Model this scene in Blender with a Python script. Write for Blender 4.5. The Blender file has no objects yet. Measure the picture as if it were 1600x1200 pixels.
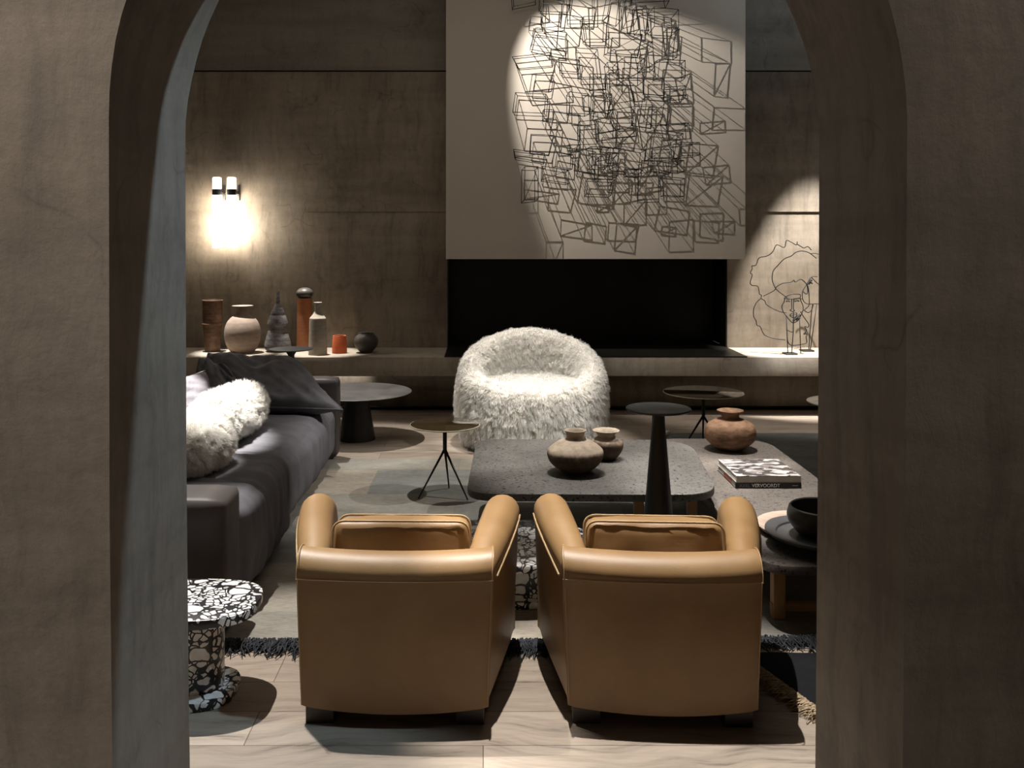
import bpy, bmesh, math, random
import numpy as np
from mathutils import Vector, Matrix, noise
R = math.radians
PI = math.pi
C = bpy.context.scene.collection
scn = bpy.context.scene

# ------------------------------------------------------------------ camera
cam_d = bpy.data.cameras.new('camera'); cam = bpy.data.objects.new('camera', cam_d); C.objects.link(cam)
cam.location = (0, 0, 1.65); cam.rotation_euler = (R(90), 0, 0)
cam_d.sensor_fit = 'HORIZONTAL'; cam_d.sensor_width = 36; cam_d.lens = 36*1450/1600
cam_d.shift_x = 45/1600; cam_d.shift_y = -230/1600
cam_d.clip_start = 0.05; cam_d.clip_end = 60
scn.camera = cam
# ------------------------------------------------------------------ world, exposure
w = bpy.data.worlds.new('world'); scn.world = w; w.use_nodes = True
w.node_tree.nodes['Background'].inputs[0].default_value = (1.0, .93, .84, 1)
w.node_tree.nodes['Background'].inputs[1].default_value = 0.05
vs = scn.view_settings
vs.view_transform = 'Standard'; vs.look = 'None'; vs.exposure = 0.0; vs.gamma = 1; vs.use_curve_mapping = False

# ------------------------------------------------------------------ ceiling lamps and added fills
def spot(name, loc, target, power, angle, blend=.5, color=(1, .90, .76), rad=.03):
    d = bpy.data.lights.new(name, 'SPOT'); d.energy = power; d.spot_size = R(angle); d.spot_blend = blend
    d.color = color; d.shadow_soft_size = rad
    o = bpy.data.objects.new(name, d); C.objects.link(o); o.location = loc
    o.rotation_euler = (Vector(target)-Vector(loc)).to_track_quat('-Z', 'Y').to_euler()
    return o
def area(name, loc, target, power, sx, sy, color=(1, .9, .78)):
    d = bpy.data.lights.new(name, 'AREA'); d.energy = power; d.shape = 'RECTANGLE'; d.size = sx; d.size_y = sy; d.color = color
    o = bpy.data.objects.new(name, d); C.objects.link(o); o.location = loc
    o.rotation_euler = (Vector(target)-Vector(loc)).to_track_quat('-Z', 'Y').to_euler()
    return o
WARM = (1, .87, .72); COOL = (.80, .91, 1.0); NEUT = (1, .955, .90)
spot('ceiling_spot', (-.35, 7.4, 4.62), (1.75, 8.7, 2.30), 640, 50, .35, (1, .94, .87), .002)          # over the wire relief
spot('ceiling_spot', (-1.70, 4.45, 4.6), (-.80, 3.32, 0), 1500, 27, .5, NEUT, .02)   # armchairs and floor
spot('ceiling_spot', (.10, 3.75, 4.6), (.62, 3.25, 0), 1500, 24, .5, NEUT, .02)
spot('ceiling_spot', (-1.75, 7.5, 4.6), (-1.0, 7.35, 0), 900, 24, .5, NEUT, .02)
spot('ceiling_spot', (.10, 6.75, 4.6), (.38, 7.45, .5), 1000, 22, .6, NEUT, .03)
spot('ceiling_spot', (.9, 4.4, 4.6), (.40, 7.0, .40), 950, 15, .7, NEUT, .03)       # added front fill on the sheepskin armchair
spot('ceiling_spot', (-.30, 5.7, 4.6), (-.25, 5.9, 0), 600, 30, .6, NEUT, .02)
spot('ceiling_spot', (3.1, 5.6, 4.6), (-.1, 6.1, 0), 600, 30, .6, NEUT, .02)
spot('ceiling_spot', (.35, 5.3, 4.6), (.75, 5.1, .4), 900, 26, .6, NEUT, .02)
spot('ceiling_spot', (1.25, 5.3, 4.6), (1.5, 4.85, .3), 1500, 25, .6, NEUT, .02)
spot('ceiling_spot', (-1.45, 5.0, 4.6), (-1.72, 5.42, .6), 4300, 15, .6, NEUT, .03)
spot('ceiling_spot', (-1.45, 4.0, 4.6), (-1.60, 4.66, .6), 3600, 11, .6, NEUT, .03)  # second spot, added to brighten the near fur cushion
spot('ceiling_spot', (1.35, 5.7, 4.6), (1.52, 5.86, .3), 1100, 16, .6, NEUT, .02)    # extra spot added to brighten the rust brown pot
spot('ceiling_spot', (-2.75, 8.84, 4.6), (-2.38, 8.84, .55), 2100, 12, .7, NEUT, .02)
spot('ceiling_spot', (-1.95, 8.84, 4.6), (-1.52, 8.84, .55), 2100, 13, .7, NEUT, .02)  # pots on the ledge
spot('ceiling_spot', (3.45, 8.0, 4.6), (3.2, 9.0, .8), 3200, 26, .5, NEUT, .02)      # wire heads
spot('ceiling_spot', (1.3, 2.66, 4.3), (-.72, 2.0, 1.2), 310, 45, .4, (.62, .82, 1.0), .03)  # jamb of the arch
spot('hall_pier_fill', (-2.0, .70, 4.6), (-1.30, 1.79, 1.4), 700, 50, .8, (1, .89, .79), .1)  # added fill for the left pier of the arch wall
spot('hall_pier_fill', (2.2, .70, 4.6), (1.55, 1.79, 1.4), 255, 50, .8, (1, .89, .79), .1)  # weaker added fill for the right pier
area('lounge_fill', (0, 5.6, 4.7), (0, 5.6, 0), 40, 3.5, 3.5, (1, .88, .74))  # broad overhead fill added for the room's ambient light
area('lounge_fill', (3.2, 7.6, 4.7), (3.0, 9.2, 3.6), 7, .6, .6, (.72, .87, 1.0))  # cool fill added to lift the upper right of the back wall

# ------------------------------------------------------------------ materials
def L(nt, a, b): nt.links.new(a, b)
class Mat:
    def __init__(s, name, col=(.5, .5, .5), rough=.6, metal=0, spec=.5):
        s.m = bpy.data.materials.new(name); s.m.use_nodes = True; s.nt = s.m.node_tree
        s.b = s.nt.nodes['Principled BSDF']; s.set(col, rough, metal, spec)
        s._tc = None
    def set(s, col, rough, metal, spec):
        s.b.inputs['Base Color'].default_value = (*col, 1); s.b.inputs['Roughness'].default_value = rough
        s.b.inputs['Metallic'].default_value = metal; s.b.inputs['Specular IOR Level'].default_value = spec
    def n(s, t, **kw):
        x = s.nt.nodes.new(t)
        for k, v in kw.items(): setattr(x, k, v)
        return x
    def coord(s, scale=(1, 1, 1), rot=(0, 0, 0), warp=0, wscale=3):
        if s._tc is None: s._tc = s.n('ShaderNodeTexCoord').outputs['Object']
        src = s._tc
        if warp:
            nn = s.n('ShaderNodeTexNoise'); nn.inputs['Scale'].default_value = wscale; L(s.nt, src, nn.inputs['Vector'])
            mx = s.n('ShaderNodeVectorMath', operation='MULTIPLY_ADD'); L(s.nt, nn.outputs['Color'], mx.inputs[0])
            mx.inputs[1].default_value = (warp,)*3; L(s.nt, src, mx.inputs[2]); src = mx.outputs[0]
        mp = s.n('ShaderNodeMapping'); mp.inputs['Scale'].default_value = scale; mp.inputs['Rotation'].default_value = rot
        L(s.nt, src, mp.inputs['Vector']); return mp.outputs[0]
    def noise(s, co, scale=5, detail=6, rough=.6):
        x = s.n('ShaderNodeTexNoise'); x.inputs['Scale'].default_value = scale; x.inputs['Detail'].default_value = detail
        x.inputs['Roughness'].default_value = rough; L(s.nt, co, x.inputs['Vector']); return x.outputs['Fac']
    def ramp(s, f, stops, interp='LINEAR'):
        x = s.n('ShaderNodeValToRGB'); x.color_ramp.interpolation = interp
        while len(x.color_ramp.elements) < len(stops): x.color_ramp.elements.new(.5)
        for e, (p, c) in zip(x.color_ramp.elements, stops):
            e.position = p; e.color = (*c, 1) if isinstance(c, tuple) else (c, c, c, 1)
        L(s.nt, f, x.inputs[0]); return x.outputs[0]
    def mix(s, a, b, f, mode='MIX'):
        x = s.n('ShaderNodeMix', data_type='RGBA', blend_type=mode)
        for i, v in ((6, a), (7, b), (0, f)):
            if isinstance(v, (int, float)): x.inputs[i].default_value = v if i == 0 else (v, v, v, 1)
            elif isinstance(v, tuple): x.inputs[i].default_value = (*v, 1)
            else: L(s.nt, v, x.inputs[i])
        return x.outputs[2]
    def color(s, c): L(s.nt, c, s.b.inputs['Base Color'])
    def roughn(s, c): L(s.nt, c, s.b.inputs['Roughness'])
    def bump(s, h, strength=.3, dist=.01):
        x = s.n('ShaderNodeBump'); x.inputs['Strength'].default_value = strength; x.inputs['Distance'].default_value = dist
        L(s.nt, h, x.inputs['Height']); L(s.nt, x.outputs[0], s.b.inputs['Normal'])

def plaster(name, base, dark, light, streak=.5):
    m = Mat(name, base, .75, 0, .25)
    big = m.noise(m.coord((1, 1, .8), warp=.5, wscale=1.2), 1.1, 5, .55)
    st = m.noise(m.coord((7, 7, .9), warp=.12), 1.6, 8, .7)
    fine = m.noise(m.coord((2, 2, 2)), 14, 8, .7)
    bands = m.noise(m.coord((.5, .5, 5)), 1.3, 5, .6)
    c = m.ramp(big, [(.30, dark), (.5, base), (.68, light)])
    sr = m.ramp(st, [(.34, .45), (.47, .90), (.62, 1.16)])
    c = m.mix(c, sr, streak, 'MULTIPLY')
    c = m.mix(c, m.ramp(bands, [(.32, .68), (.55, 1.0), (.7, 1.12)]), .6, 'MULTIPLY')
    v = m.n('ShaderNodeTexVoronoi', feature='DISTANCE_TO_EDGE'); v.inputs['Scale'].default_value = 1.7
    L(m.nt, m.coord((1, 1, .55), warp=.9, wscale=2.5), v.inputs['Vector'])
    patch = m.noise(m.coord((1, 1, 1.4)), 2.1, 3, .5)
    crack = m.mix(1.0, m.ramp(v.outputs['Distance'], [(0, .45), (.006, .8), (.016, 1.0)]), m.ramp(patch, [(.52, 0.0), (.6, 1.0)]))
    c = m.mix(c, crack, .6, 'MULTIPLY')
    c = m.mix(c, m.ramp(fine, [(.35, .88), (.65, 1.06)]), .6, 'MULTIPLY')
    stn = m.noise(m.coord((1.3, 1.3, .9), warp=.6, wscale=3), 2.3, 7, .72)
    c = m.mix(c, m.ramp(stn, [(.33, .62), (.40, .86), (.46, 1.0), (.66, 1.0), (.74, 1.14)]), .65, 'MULTIPLY')
    m.color(c)
    m.roughn(m.ramp(big, [(.3, .55), (.7, .85)]))
    m.bump(m.mix(st, fine, .4), .28, .012)
    return m.m
M = {}
M['wall'] = plaster('grey_brown_plaster', (.235, .195, .150), (.165, .132, .098), (.285, .245, .195))
M['arch'] = plaster('olive_grey_plaster', (.235, .203, .168), (.185, .156, .122), (.275, .240, .202), .4)
M['upper'] = plaster('smooth_dark_plaster', (.25, .225, .19), (.23, .205, .17), (.27, .245, .21), .15)
M['bench'] = plaster('bench_plaster', (.36, .31, .25), (.26, .215, .165), (.42, .37, .31), .35)
def simple(name, col, rough=.6, metal=0, spec=.5, var=.12, scale=8, bump=.1, stretch=(1, 1, 1), dist=.004):
    m = Mat(name, col, rough, metal, spec)
    n = m.noise(m.coord(stretch), scale, 6, .6)
    m.color(m.ramp(n, [(.3, tuple(c*(1-var) for c in col)), (.7, tuple(min(1, c*(1+var)) for c in col))]))
    if bump: m.bump(n, bump, dist)
    return m.m
M['hood'] = simple('warm_grey_hood_paint', (.47, .42, .36), .65, var=.03, scale=3, bump=.05)
M['steel'] = simple('blackened_steel', (.012, .011, .009), .38, .3, .5, .5, 2.5, .05)
M['black'] = simple('black_metal', (.012, .012, .012), .42, .2, .5, .2, 10, .03)
M['wire'] = simple('black_wire', (.006, .006, .006), .6, .0, .3, .1, 10, 0)
M['coal'] = simple('charcoal_lacquer', (.016, .018, .018), .45, 0, .5, .2, 6, .05)
M['cone'] = simple('black_cone', (.010, .009, .008), .4, 0, .5, .2, 6, .05)
M['top_dark'] = simple('smoky_grey_top', (.13, .125, .12), .35, 0, .5, .35, 6, .03)
M['bronze'] = simple('bronze_glass', (.045, .030, .013), .08, .35, .6, .08, 1.5, 0)
M['edge'] = simple('pale_glass_edge', (.45, .42, .30), .2, 0, .6, .1, 4, 0)
M['lit_top'] = simple('lit_glass_top', (.75, .74, .72), .12, 0, .6, .03, 4, 0)  # white colour stands in for the light on this glass top
M['suede'] = simple('grey_suede', (.115, .113, .126), .85, 0, .2, .18, 5, .25, (1, 2.5, 1), .01)
M['suede2'] = simple('lilac_grey_suede', (.20, .19, .21), .85, 0, .2, .1, 5, .15)
M['arm'] = simple('charcoal_leather', (.060, .050, .048), .55, 0, .4, .15, 7, .15)
M['thread'] = simple('cream_thread', (.40, .27, .14), .7, 0, .3, .05, 10, 0)
M['wood'] = simple('honey_wood', (.36, .20, .085), .5, 0, .4, .25, 5, .1, (1, 1, .15))
M['traywood'] = simple('pale_wood', (.47, .36, .29), .5, 0, .4, .25, 4, .1, (1, 6, 1))
M['traydark'] = simple('dark_stained_wood', (.075, .075, .078), .42, 0, .5, .3, 8, .2)
M['bowl'] = simple('black_clay', (.020, .018, .016), .38, 0, .5, .35, 10, .4)
M['foot'] = simple('dark_wood_foot', (.028, .020, .018), .4, 0, .5, .3, 9, .05)
M['paper'] = simple('book_pages', (.66, .63, .58), .8, 0, .2, .12, 3, 0, (1, 1, 160))
M['spine_b'] = simple('black_cover', (.010, .010, .012), .35, 0, .5, .1, 5, 0)
M['spine_w'] = simple('cream_cover', (.52, .49, .42), .45, 0, .5, .12, 12, 0)
M['red'] = simple('red_band', (.45, .10, .07), .5, 0, .4, .1, 5, 0)
M['letter'] = simple('white_lettering', (.95, .95, .95), .5, 0, .3, 0, 5, 0)
M['letter_g'] = simple('grey_lettering', (.2, .2, .2), .5, 0, .3, 0, 5, 0)
# leather
m = Mat('tan_leather', (.4, .25, .12), .45, 0, .5)
n1 = m.noise(m.coord(warp=.2), 3.2, 5, .6); n2 = m.noise(m.coord(), 160, 3, .6)
m.color(m.ramp(n1, [(.3, (.225, .128, .051)), (.55, (.280, .166, .070)), (.75, (.325, .20, .090))]))
m.roughn(m.ramp(n1, [(.3, .42), (.7, .54)])); m.bump(m.mix(n1, n2, .35), .16, .006); M['leather'] = m.m
# floor boards
m = Mat('oak_boards', (.4, .3, .22), .5, 0, .4)
br = m.n('ShaderNodeTexBrick'); br.offset = .37; br.squash = 1
br.inputs['Scale'].default_value = 1; br.inputs['Brick Width'].default_value = 2.1; br.inputs['Row Height'].default_value = .215
br.inputs['Mortar Size'].default_value = .0018; br.inputs['Mortar Smooth'].default_value = .1; br.inputs['Bias'].default_value = 0
br.inputs['Color1'].default_value = (.245, .198, .155, 1); br.inputs['Color2'].default_value = (.355, .295, .238, 1)
br.inputs['Mortar'].default_value = (.10, .07, .05, 1)
L(m.nt, m.coord((1, 1, 1)), br.inputs['Vector'])
g = m.noise(m.coord((1, 9, 1), warp=.35, wscale=1.6), 2.6, 9, .68)
g2 = m.noise(m.coord((3, 60, 1), warp=.05), 2, 4, .6)
c = m.mix(br.outputs['Color'], m.ramp(g, [(.33, .38), (.43, .82), (.56, 1.05), (.75, 1.2)]), .85, 'MULTIPLY')
c = m.mix(c, m.ramp(g2, [(.3, .85), (.7, 1.08)]), .6, 'MULTIPLY')
m.color(c); m.roughn(m.ramp(g, [(.3, .42), (.7, .58)])); m.bump(m.mix(br.outputs['Fac'], g, .3), .12, .004); M['floor'] = m.m
# terrazzo
m = Mat('black_white_terrazzo', (.5, .5, .5), .32, 0, .5)
def chips(scale, lo):
    co = m.coord((1, 1, 1), warp=.035, wscale=16)
    v = m.n('ShaderNodeTexVoronoi', feature='DISTANCE_TO_EDGE'); v.inputs['Scale'].default_value = scale; L(m.nt, co, v.inputs['Vector'])
    v2 = m.n('ShaderNodeTexVoronoi', feature='F1'); v2.inputs['Scale'].default_value = scale; L(m.nt, co, v2.inputs['Vector'])
    return m.mix(m.ramp(v.outputs['Distance'], [(lo, 0.0), (lo+.02, 1.0)]), m.ramp(v2.outputs['Distance'], [(.60, 1.0), (.63, 0.0)]), 1.0, 'MULTIPLY'), v2.outputs['Color']
a1, c1 = chips(16, .060); a2, c2 = chips(38, .085)
sep = m.n('ShaderNodeSeparateColor'); L(m.nt, c1, sep.inputs[0])
pick = m.ramp(sep.outputs[0], [(.5, 0.0), (.505, 1.0)])
mask = m.mix(a2, a1, pick)
tone = m.ramp(m.noise(m.coord(), 30, 3, .5), [(.3, (.62, .60, .57)), (.7, (.80, .79, .77))])
m.color(m.mix((.012, .012, .014), tone, mask)); M['terrazzo'] = m.m
# lava stone
def stone(name, base, speck):
    m = Mat(name, base, .55, 0, .4)
    big = m.noise(m.coord(), 2.5, 4, .6)
    sp = m.noise(m.coord(warp=.05), 55, 3, .6); sp2 = m.noise(m.coord(), 140, 2, .5)
    c = m.ramp(big, [(.3, tuple(x*.7 for x in base)), (.7, tuple(x*1.3 for x in base))])
    c = m.mix(c, m.ramp(sp, [(.36, speck), (.43, 1.0)]), 1, 'MULTIPLY')
    c = m.mix(c, m.ramp(sp2, [(.4, .8), (.6, 1.25)]), .7, 'MULTIPLY')
    m.color(c); m.bump(sp, .5, .004); return m.m
M['lava'] = stone('dark_lava_stone', (.092, .086, .078), .08)
M['lava2'] = stone('brown_lava_stone', (.108, .092, .080), .12)
# rugs
def rugmat(name, cols, bw, bh):
    m = Mat(name, cols[0], .95, 0, .1)
    br = m.n('ShaderNodeTexBrick'); br.offset = .43; br.inputs['Scale'].default_value = 1
    br.inputs['Brick Width'].default_value = bw; br.inputs['Row Height'].default_value = bh
    br.inputs['Mortar Size'].default_value = .003; br.inputs['Color1'].default_value = (*cols[0], 1); br.inputs['Color2'].default_value = (*cols[1], 1)
    br.inputs['Mortar'].default_value = (*cols[2], 1); L(m.nt, m.coord((1, 1, 1), warp=.03, wscale=2), br.inputs['Vector'])
    wv = m.noise(m.coord((9, 70, 1), rot=(0, 0, .15), warp=.03), 2.4, 6, .7); bg = m.noise(m.coord((1, 2, 1)), 2.2, 7, .7)
    c = m.mix(br.outputs['Color'], m.ramp(wv, [(.3, .55), (.5, 1.0), (.7, 1.3)]), .8, 'MULTIPLY')
    c = m.mix(c, m.ramp(bg, [(.3, .6), (.5, 1.0), (.7, 1.25)]), .8, 'MULTIPLY')
    m.color(c); m.bump(wv, .6, .006); return m.m
M['rug'] = rugmat('faded_patchwork_rug', ((.150, .158, .150), (.27, .235, .19), (.2, .175, .14)), 1.0, .62)
M['rug2'] = rugmat('dark_grey_rug', ((.13, .138, .135), (.15, .15, .14), (.12, .12, .12)), 3, 2)
M['rug3'] = rugmat('black_rug', ((.010, .010, .012), (.013, .013, .015), (.01, .01, .01)), 3, 2)
M['fringe_k'] = simple('black_fringe', (.030, .032, .037), .9, 0, .1, .5, 30, 0)
M['fringe_b'] = simple('beige_fringe', (.34, .26, .17), .9, 0, .1, .3, 30, 0)
M['fringe_w'] = simple('white_fringe', (.60, .58, .55), .9, 0, .1, .2, 30, 0)
# fur
def furmat(name, col):
    m = bpy.data.materials.new(name); m.use_nodes = True; nt = m.node_tree; nt.nodes.clear()
    o = nt.nodes.new('ShaderNodeOutputMaterial'); d = nt.nodes.new('ShaderNodeBsdfDiffuse'); t = nt.nodes.new('ShaderNodeBsdfTranslucent')
    mx = nt.nodes.new('ShaderNodeMixShader'); mx.inputs[0].default_value = .38
    tc = nt.nodes.new('ShaderNodeTexCoord'); nn = nt.nodes.new('ShaderNodeTexNoise'); nn.inputs['Scale'].default_value = 9; nn.inputs['Detail'].default_value = 4
    rp = nt.nodes.new('ShaderNodeValToRGB'); rp.color_ramp.elements[0].position = .3; rp.color_ramp.elements[1].position = .65
    rp.color_ramp.elements[0].color = (*[x*.86 for x in col], 1); rp.color_ramp.elements[1].color = (*col, 1)
    L(nt, tc.outputs['Object'], nn.inputs['Vector']); L(nt, nn.outputs['Fac'], rp.inputs[0])
    L(nt, rp.outputs[0], d.inputs[0]); L(nt, rp.outputs[0], t.inputs[0])
    L(nt, d.outputs[0], mx.inputs[1]); L(nt, t.outputs[0], mx.inputs[2]); L(nt, mx.outputs[0], o.inputs[0]); return m
M['fur'] = furmat('white_sheepskin', (.93, .91, .87))
M['hide'] = simple('cream_hide', (.80, .75, .68), .9, 0, .1, .1, 12, 0)
# clays
def clay(name, c1, c2, rough=.75, rings=90, bump=.35):
    m = Mat(name, c1, rough, 0, .35)
    n = m.noise(m.coord((1, 1, 2.5), warp=.05), 14, 5, .6); rg = m.noise(m.coord((2, 2, rings)), 1.0, 3, .5)
    m.color(m.ramp(m.mix(n, rg, .35), [(.35, c1), (.62, c2)])); m.bump(m.mix(rg, n, .4), bump, .004); return m.m
M['c_brown'] = clay('brown_glazed_clay', (.075, .040, .022), (.20, .12, .075), .45)
M['c_beige'] = clay('beige_clay', (.27, .20, .155), (.36, .28, .225))
M['c_gourd'] = clay('grey_blue_clay', (.050, .042, .040), (.24, .235, .24), .5, 60)
M['c_orange'] = clay('terracotta_clay', (.25, .088, .034), (.33, .125, .05))
M['c_sand'] = clay('sand_clay', (.25, .215, .17), (.36, .31, .26))
M['c_red'] = clay('orange_red_clay', (.46, .090, .028), (.56, .13, .045))
M['c_dark'] = clay('dark_grey_clay', (.050, .043, .036), (.065, .056, .048), .45, 50, .1)
m = Mat('weathered_clay', (.3, .2, .15), .8, 0, .3)
nn_ = m.noise(m.coord((1, 1, 1), warp=.1), 20, 6, .7); sx_ = m.n('ShaderNodeSeparateXYZ'); L(m.nt, m._tc, sx_.inputs[0])
ad_ = m.n('ShaderNodeMath', operation='MULTIPLY_ADD'); L(m.nt, nn_, ad_.inputs[0]); ad_.inputs[1].default_value = .05; L(m.nt, sx_.outputs[2], ad_.inputs[2])
slip = m.ramp(ad_.outputs[0], [(.112, (.085, .055, .034)), (.128, (.16, .115, .08)), (.142, (.42, .34, .26))])
m.color(m.mix(slip, m.ramp(nn_, [(.35, .65), (.6, 1.1)]), .8, 'MULTIPLY')); m.bump(nn_, .6, .006); M['c_old'] = m.m
M['c_old2'] = clay('rust_brown_clay', (.11, .058, .032), (.34, .20, .12), .8, 10, 1.6)
# light tube
m = bpy.data.materials.new('glowing_glass'); m.use_nodes = True
b = m.node_tree.nodes['Principled BSDF']; b.inputs['Base Color'].default_value = (.9, .88, .85, 1)
b.inputs['Emission Color'].default_value = (1, .90, .76, 1); b.inputs['Emission Strength'].default_value = 45; M['glow'] = m
m = bpy.data.materials.new('glowing_glass_end'); m.use_nodes = True
b = m.node_tree.nodes['Principled BSDF']; b.inputs['Base Color'].default_value = (.9, .88, .85, 1)
b.inputs['Emission Color'].default_value = (1, .95, .88, 1); b.inputs['Emission Strength'].default_value = 2.5; M['glow2'] = m

# ------------------------------------------------------------------ building helpers
def tag(o, label=None, cat=None, group=None, kind=None):
    if label: o['label'] = label
    if cat: o['category'] = cat
    if group: o['group'] = group
    if kind: o['kind'] = kind
    return o
def thing(name, label, cat, loc=(0, 0, 0), rz=0, group=None):
    o = bpy.data.objects.new(name, None); C.objects.link(o); o.location = loc; o.rotation_euler = (0, 0, rz); o.empty_display_size = .1
    return tag(o, label, cat, group)
def mk(name, V, F, mat, parent=None, smooth=True, auto=None):
    me = bpy.data.meshes.new(name); me.from_pydata([tuple(v) for v in V], [], F); me.update()
    bm = bmesh.new(); bm.from_mesh(me); bmesh.ops.recalc_face_normals(bm, faces=bm.faces)
    if auto is not None:
        for e in bm.edges:
            if len(e.link_faces) == 2 and e.calc_face_angle(0) > R(auto): e.smooth = False
    bm.to_mesh(me); bm.free()
    if smooth: me.polygons.foreach_set('use_smooth', [True]*len(me.polygons))
    me.materials.append(mat)
    o = bpy.data.objects.new(name, me); C.objects.link(o)
    if parent: o.parent = parent
    return o
class G:
    """collects simple shapes into one mesh"""
    def __init__(s): s.V = []; s.F = []
    def add(s, V, F):
        k = len(s.V); s.V += [tuple(v) for v in V]; s.F += [tuple(i+k for i in f) for f in F]; return s
    def box(s, x0, x1, y0, y1, z0, z1, bev=0):
        if bev <= 0:
            V = [(x, y, z) for z in (z0, z1) for y in (y0, y1) for x in (x0, x1)]
            return s.add(V, [(0, 2, 3, 1), (4, 5, 7, 6), (0, 1, 5, 4), (2, 6, 7, 3), (0, 4, 6, 2), (1, 3, 7, 5)])
        bm = bmesh.new(); bmesh.ops.create_cube(bm, size=1)
        for v in bm.verts: v.co = Vector(((x0+x1)/2+v.co.x*(x1-x0), (y0+y1)/2+v.co.y*(y1-y0), (z0+z1)/2+v.co.z*(z1-z0)))
        bmesh.ops.bevel(bm, geom=bm.edges[:], offset=bev, segments=3, profile=.5, affect='EDGES')
        bm.verts.index_update(); V = [v.co[:] for v in bm.verts]; F = [[v.index for v in f.verts] for f in bm.faces]; bm.free()
        return s.add(V, F)
    def lathe(s, prof, seg=40, cx=0, cy=0, wob=0):
        V = []; F = []
        for i, (r, z) in enumerate(prof):
            for j in range(seg):
                a = 2*PI*j/seg; rr = r
                if wob: rr = r*(1+wob*noise.noise(Vector((math.cos(a)*1.3, math.sin(a)*1.3, z*9))))
                V.append((cx+rr*math.cos(a), cy+rr*math.sin(a), z))
        n = len(prof)
        for i in range(n-1):
            for j in range(seg): F.append((i*seg+j, i*seg+(j+1) % seg, (i+1)*seg+(j+1) % seg, (i+1)*seg+j))
        if prof[0][0] > 1e-5: F.append(tuple(range(seg))[::-1])
        if prof[-1][0] > 1e-5: F.append(tuple((n-1)*seg+j for j in range(seg)))
        return s.add(V, F)
    def tube(s, pts, r, seg=6, closed=False):
        pts = [Vector(p) for p in pts]; n = len(pts); V = []; F = []; up = None
        rr = r if isinstance(r, (list, tuple)) else [r]*n
        for i, p in enumerate(pts):
            a = pts[(i-1) % n] if (closed or i > 0) else p; b = pts[(i+1) % n] if (closed or i < n-1) else p
            t = (b-a)
            if t.length < 1e-9: t = Vector((0, 0, 1))
            t.normalize()
            if up is None: up = Vector((0, 0, 1)) if abs(t.z) < .9 else Vector((0, 1, 0))
            u = t.cross(up)
            if u.length < 1e-4: u = t.cross(Vector((1, .3, .2)))
            u.normalize(); v = u.cross(t); v.normalize(); up = v
            for j in range(seg):
                q = 2*PI*j/seg; V.append(p+u*rr[i]*math.cos(q)+v*rr[i]*math.sin(q))
        for i in range(n if closed else n-1):
            k = (i+1) % n
            for j in range(seg): F.append((i*seg+j, i*seg+(j+1) % seg, k*seg+(j+1) % seg, k*seg+j))
        if not closed: F.append(tuple(range(seg))[::-1]); F.append(tuple((n-1)*seg+j for j in range(seg)))
        return s.add(V, F)
    def slab(s, outline, z0, z1, bev=.006):
        """outline: closed xy list; soft top and bottom edges"""
        c = Vector((sum(p[0] for p in outline)/len(outline), sum(p[1] for p in outline)/len(outline)))
        def ring(d, z):
            o = []
            for p in outline:
                q = Vector(p)-c; o.append((c.x+q.x*(1-d/max(q.length, .01)), c.y+q.y*(1-d/max(q.length, .01)), z))
            return o
        rings = [ring(bev, z0), ring(bev*.3, z0+bev*.3), ring(0, z0+bev), ring(0, z1-bev), ring(bev*.3, z1-bev*.3), ring(bev, z1)]
        V = [v for r_ in rings for v in r_]; n = len(outline); F = []
        for i in range(5):
            for j in range(n): F.append((i*n+j, i*n+(j+1) % n, (i+1)*n+(j+1) % n, (i+1)*n+j))
        F.append(tuple(range(n))[::-1]); F.append(tuple(5*n+j for j in range(n)))
        return s.add(V, F)
    def put(s, name, mat, parent=None, smooth=True, auto=35): return mk(name, s.V, s.F, mat, parent, smooth, auto)
def superell(a, b, n=2.6, seg=72, cx=0, cy=0):
    o = []
    for i in range(seg):
        t = 2*PI*i/seg; c, s_ = math.cos(t), math.sin(t)
        o.append((cx+a*math.copysign(abs(c)**(2/n), c), cy+b*math.copysign(abs(s_)**(2/n), s_)))
    return o
def roundpoly(pts, r, seg=8):
    o = []; n = len(pts); rs = r if isinstance(r, (list, tuple)) else [r]*n
    for i in range(n):
        p = Vector(pts[i]); a = Vector(pts[i-1])-p; b = Vector(pts[(i+1) % n])-p
        d = min(rs[i], a.length*.48, b.length*.48); A = p+a.normalized()*d; B = p+b.normalized()*d
        for k in range(seg+1):
            t = k/seg; o.append(tuple(A*(1-t)**2+p*2*t*(1-t)+B*t*t))
    return o
def smoothline(pts, sub=6):
    P = [Vector(p) for p in pts]; o = []
    for i in range(len(P)-1):
        p0 = P[max(i-1, 0)]; p1 = P[i]; p2 = P[i+1]; p3 = P[min(i+2, len(P)-1)]
        for k in range(sub):
            t = k/sub; o.append(.5*((2*p1)+(p2-p0)*t+(2*p0-5*p1+4*p2-p3)*t*t+(3*p1-p0-3*p2+p3)*t**3))
    o.append(P[-1]); return o
def text_mesh(name, body, size, mat, parent, mw, depth=.0006):
    cu = bpy.data.curves.new(name, 'FONT'); cu.body = body; cu.size = size; cu.extrude = depth; cu.align_x = 'LEFT'
    t = bpy.data.objects.new(name, cu); C.objects.link(t); bpy.context.view_layer.update()
    me = bpy.data.meshes.new_from_object(t); bpy.data.objects.remove(t); me.materials.clear(); me.materials.append(mat)
    xs = [v.co.x for v in me.vertices]; wdt = max(xs)-min(xs)
    o = bpy.data.objects.new(name, me); C.objects.link(o); o.parent = parent; o.matrix_local = mw; return o, wdt
rng = np.random.default_rng(7)
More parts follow.
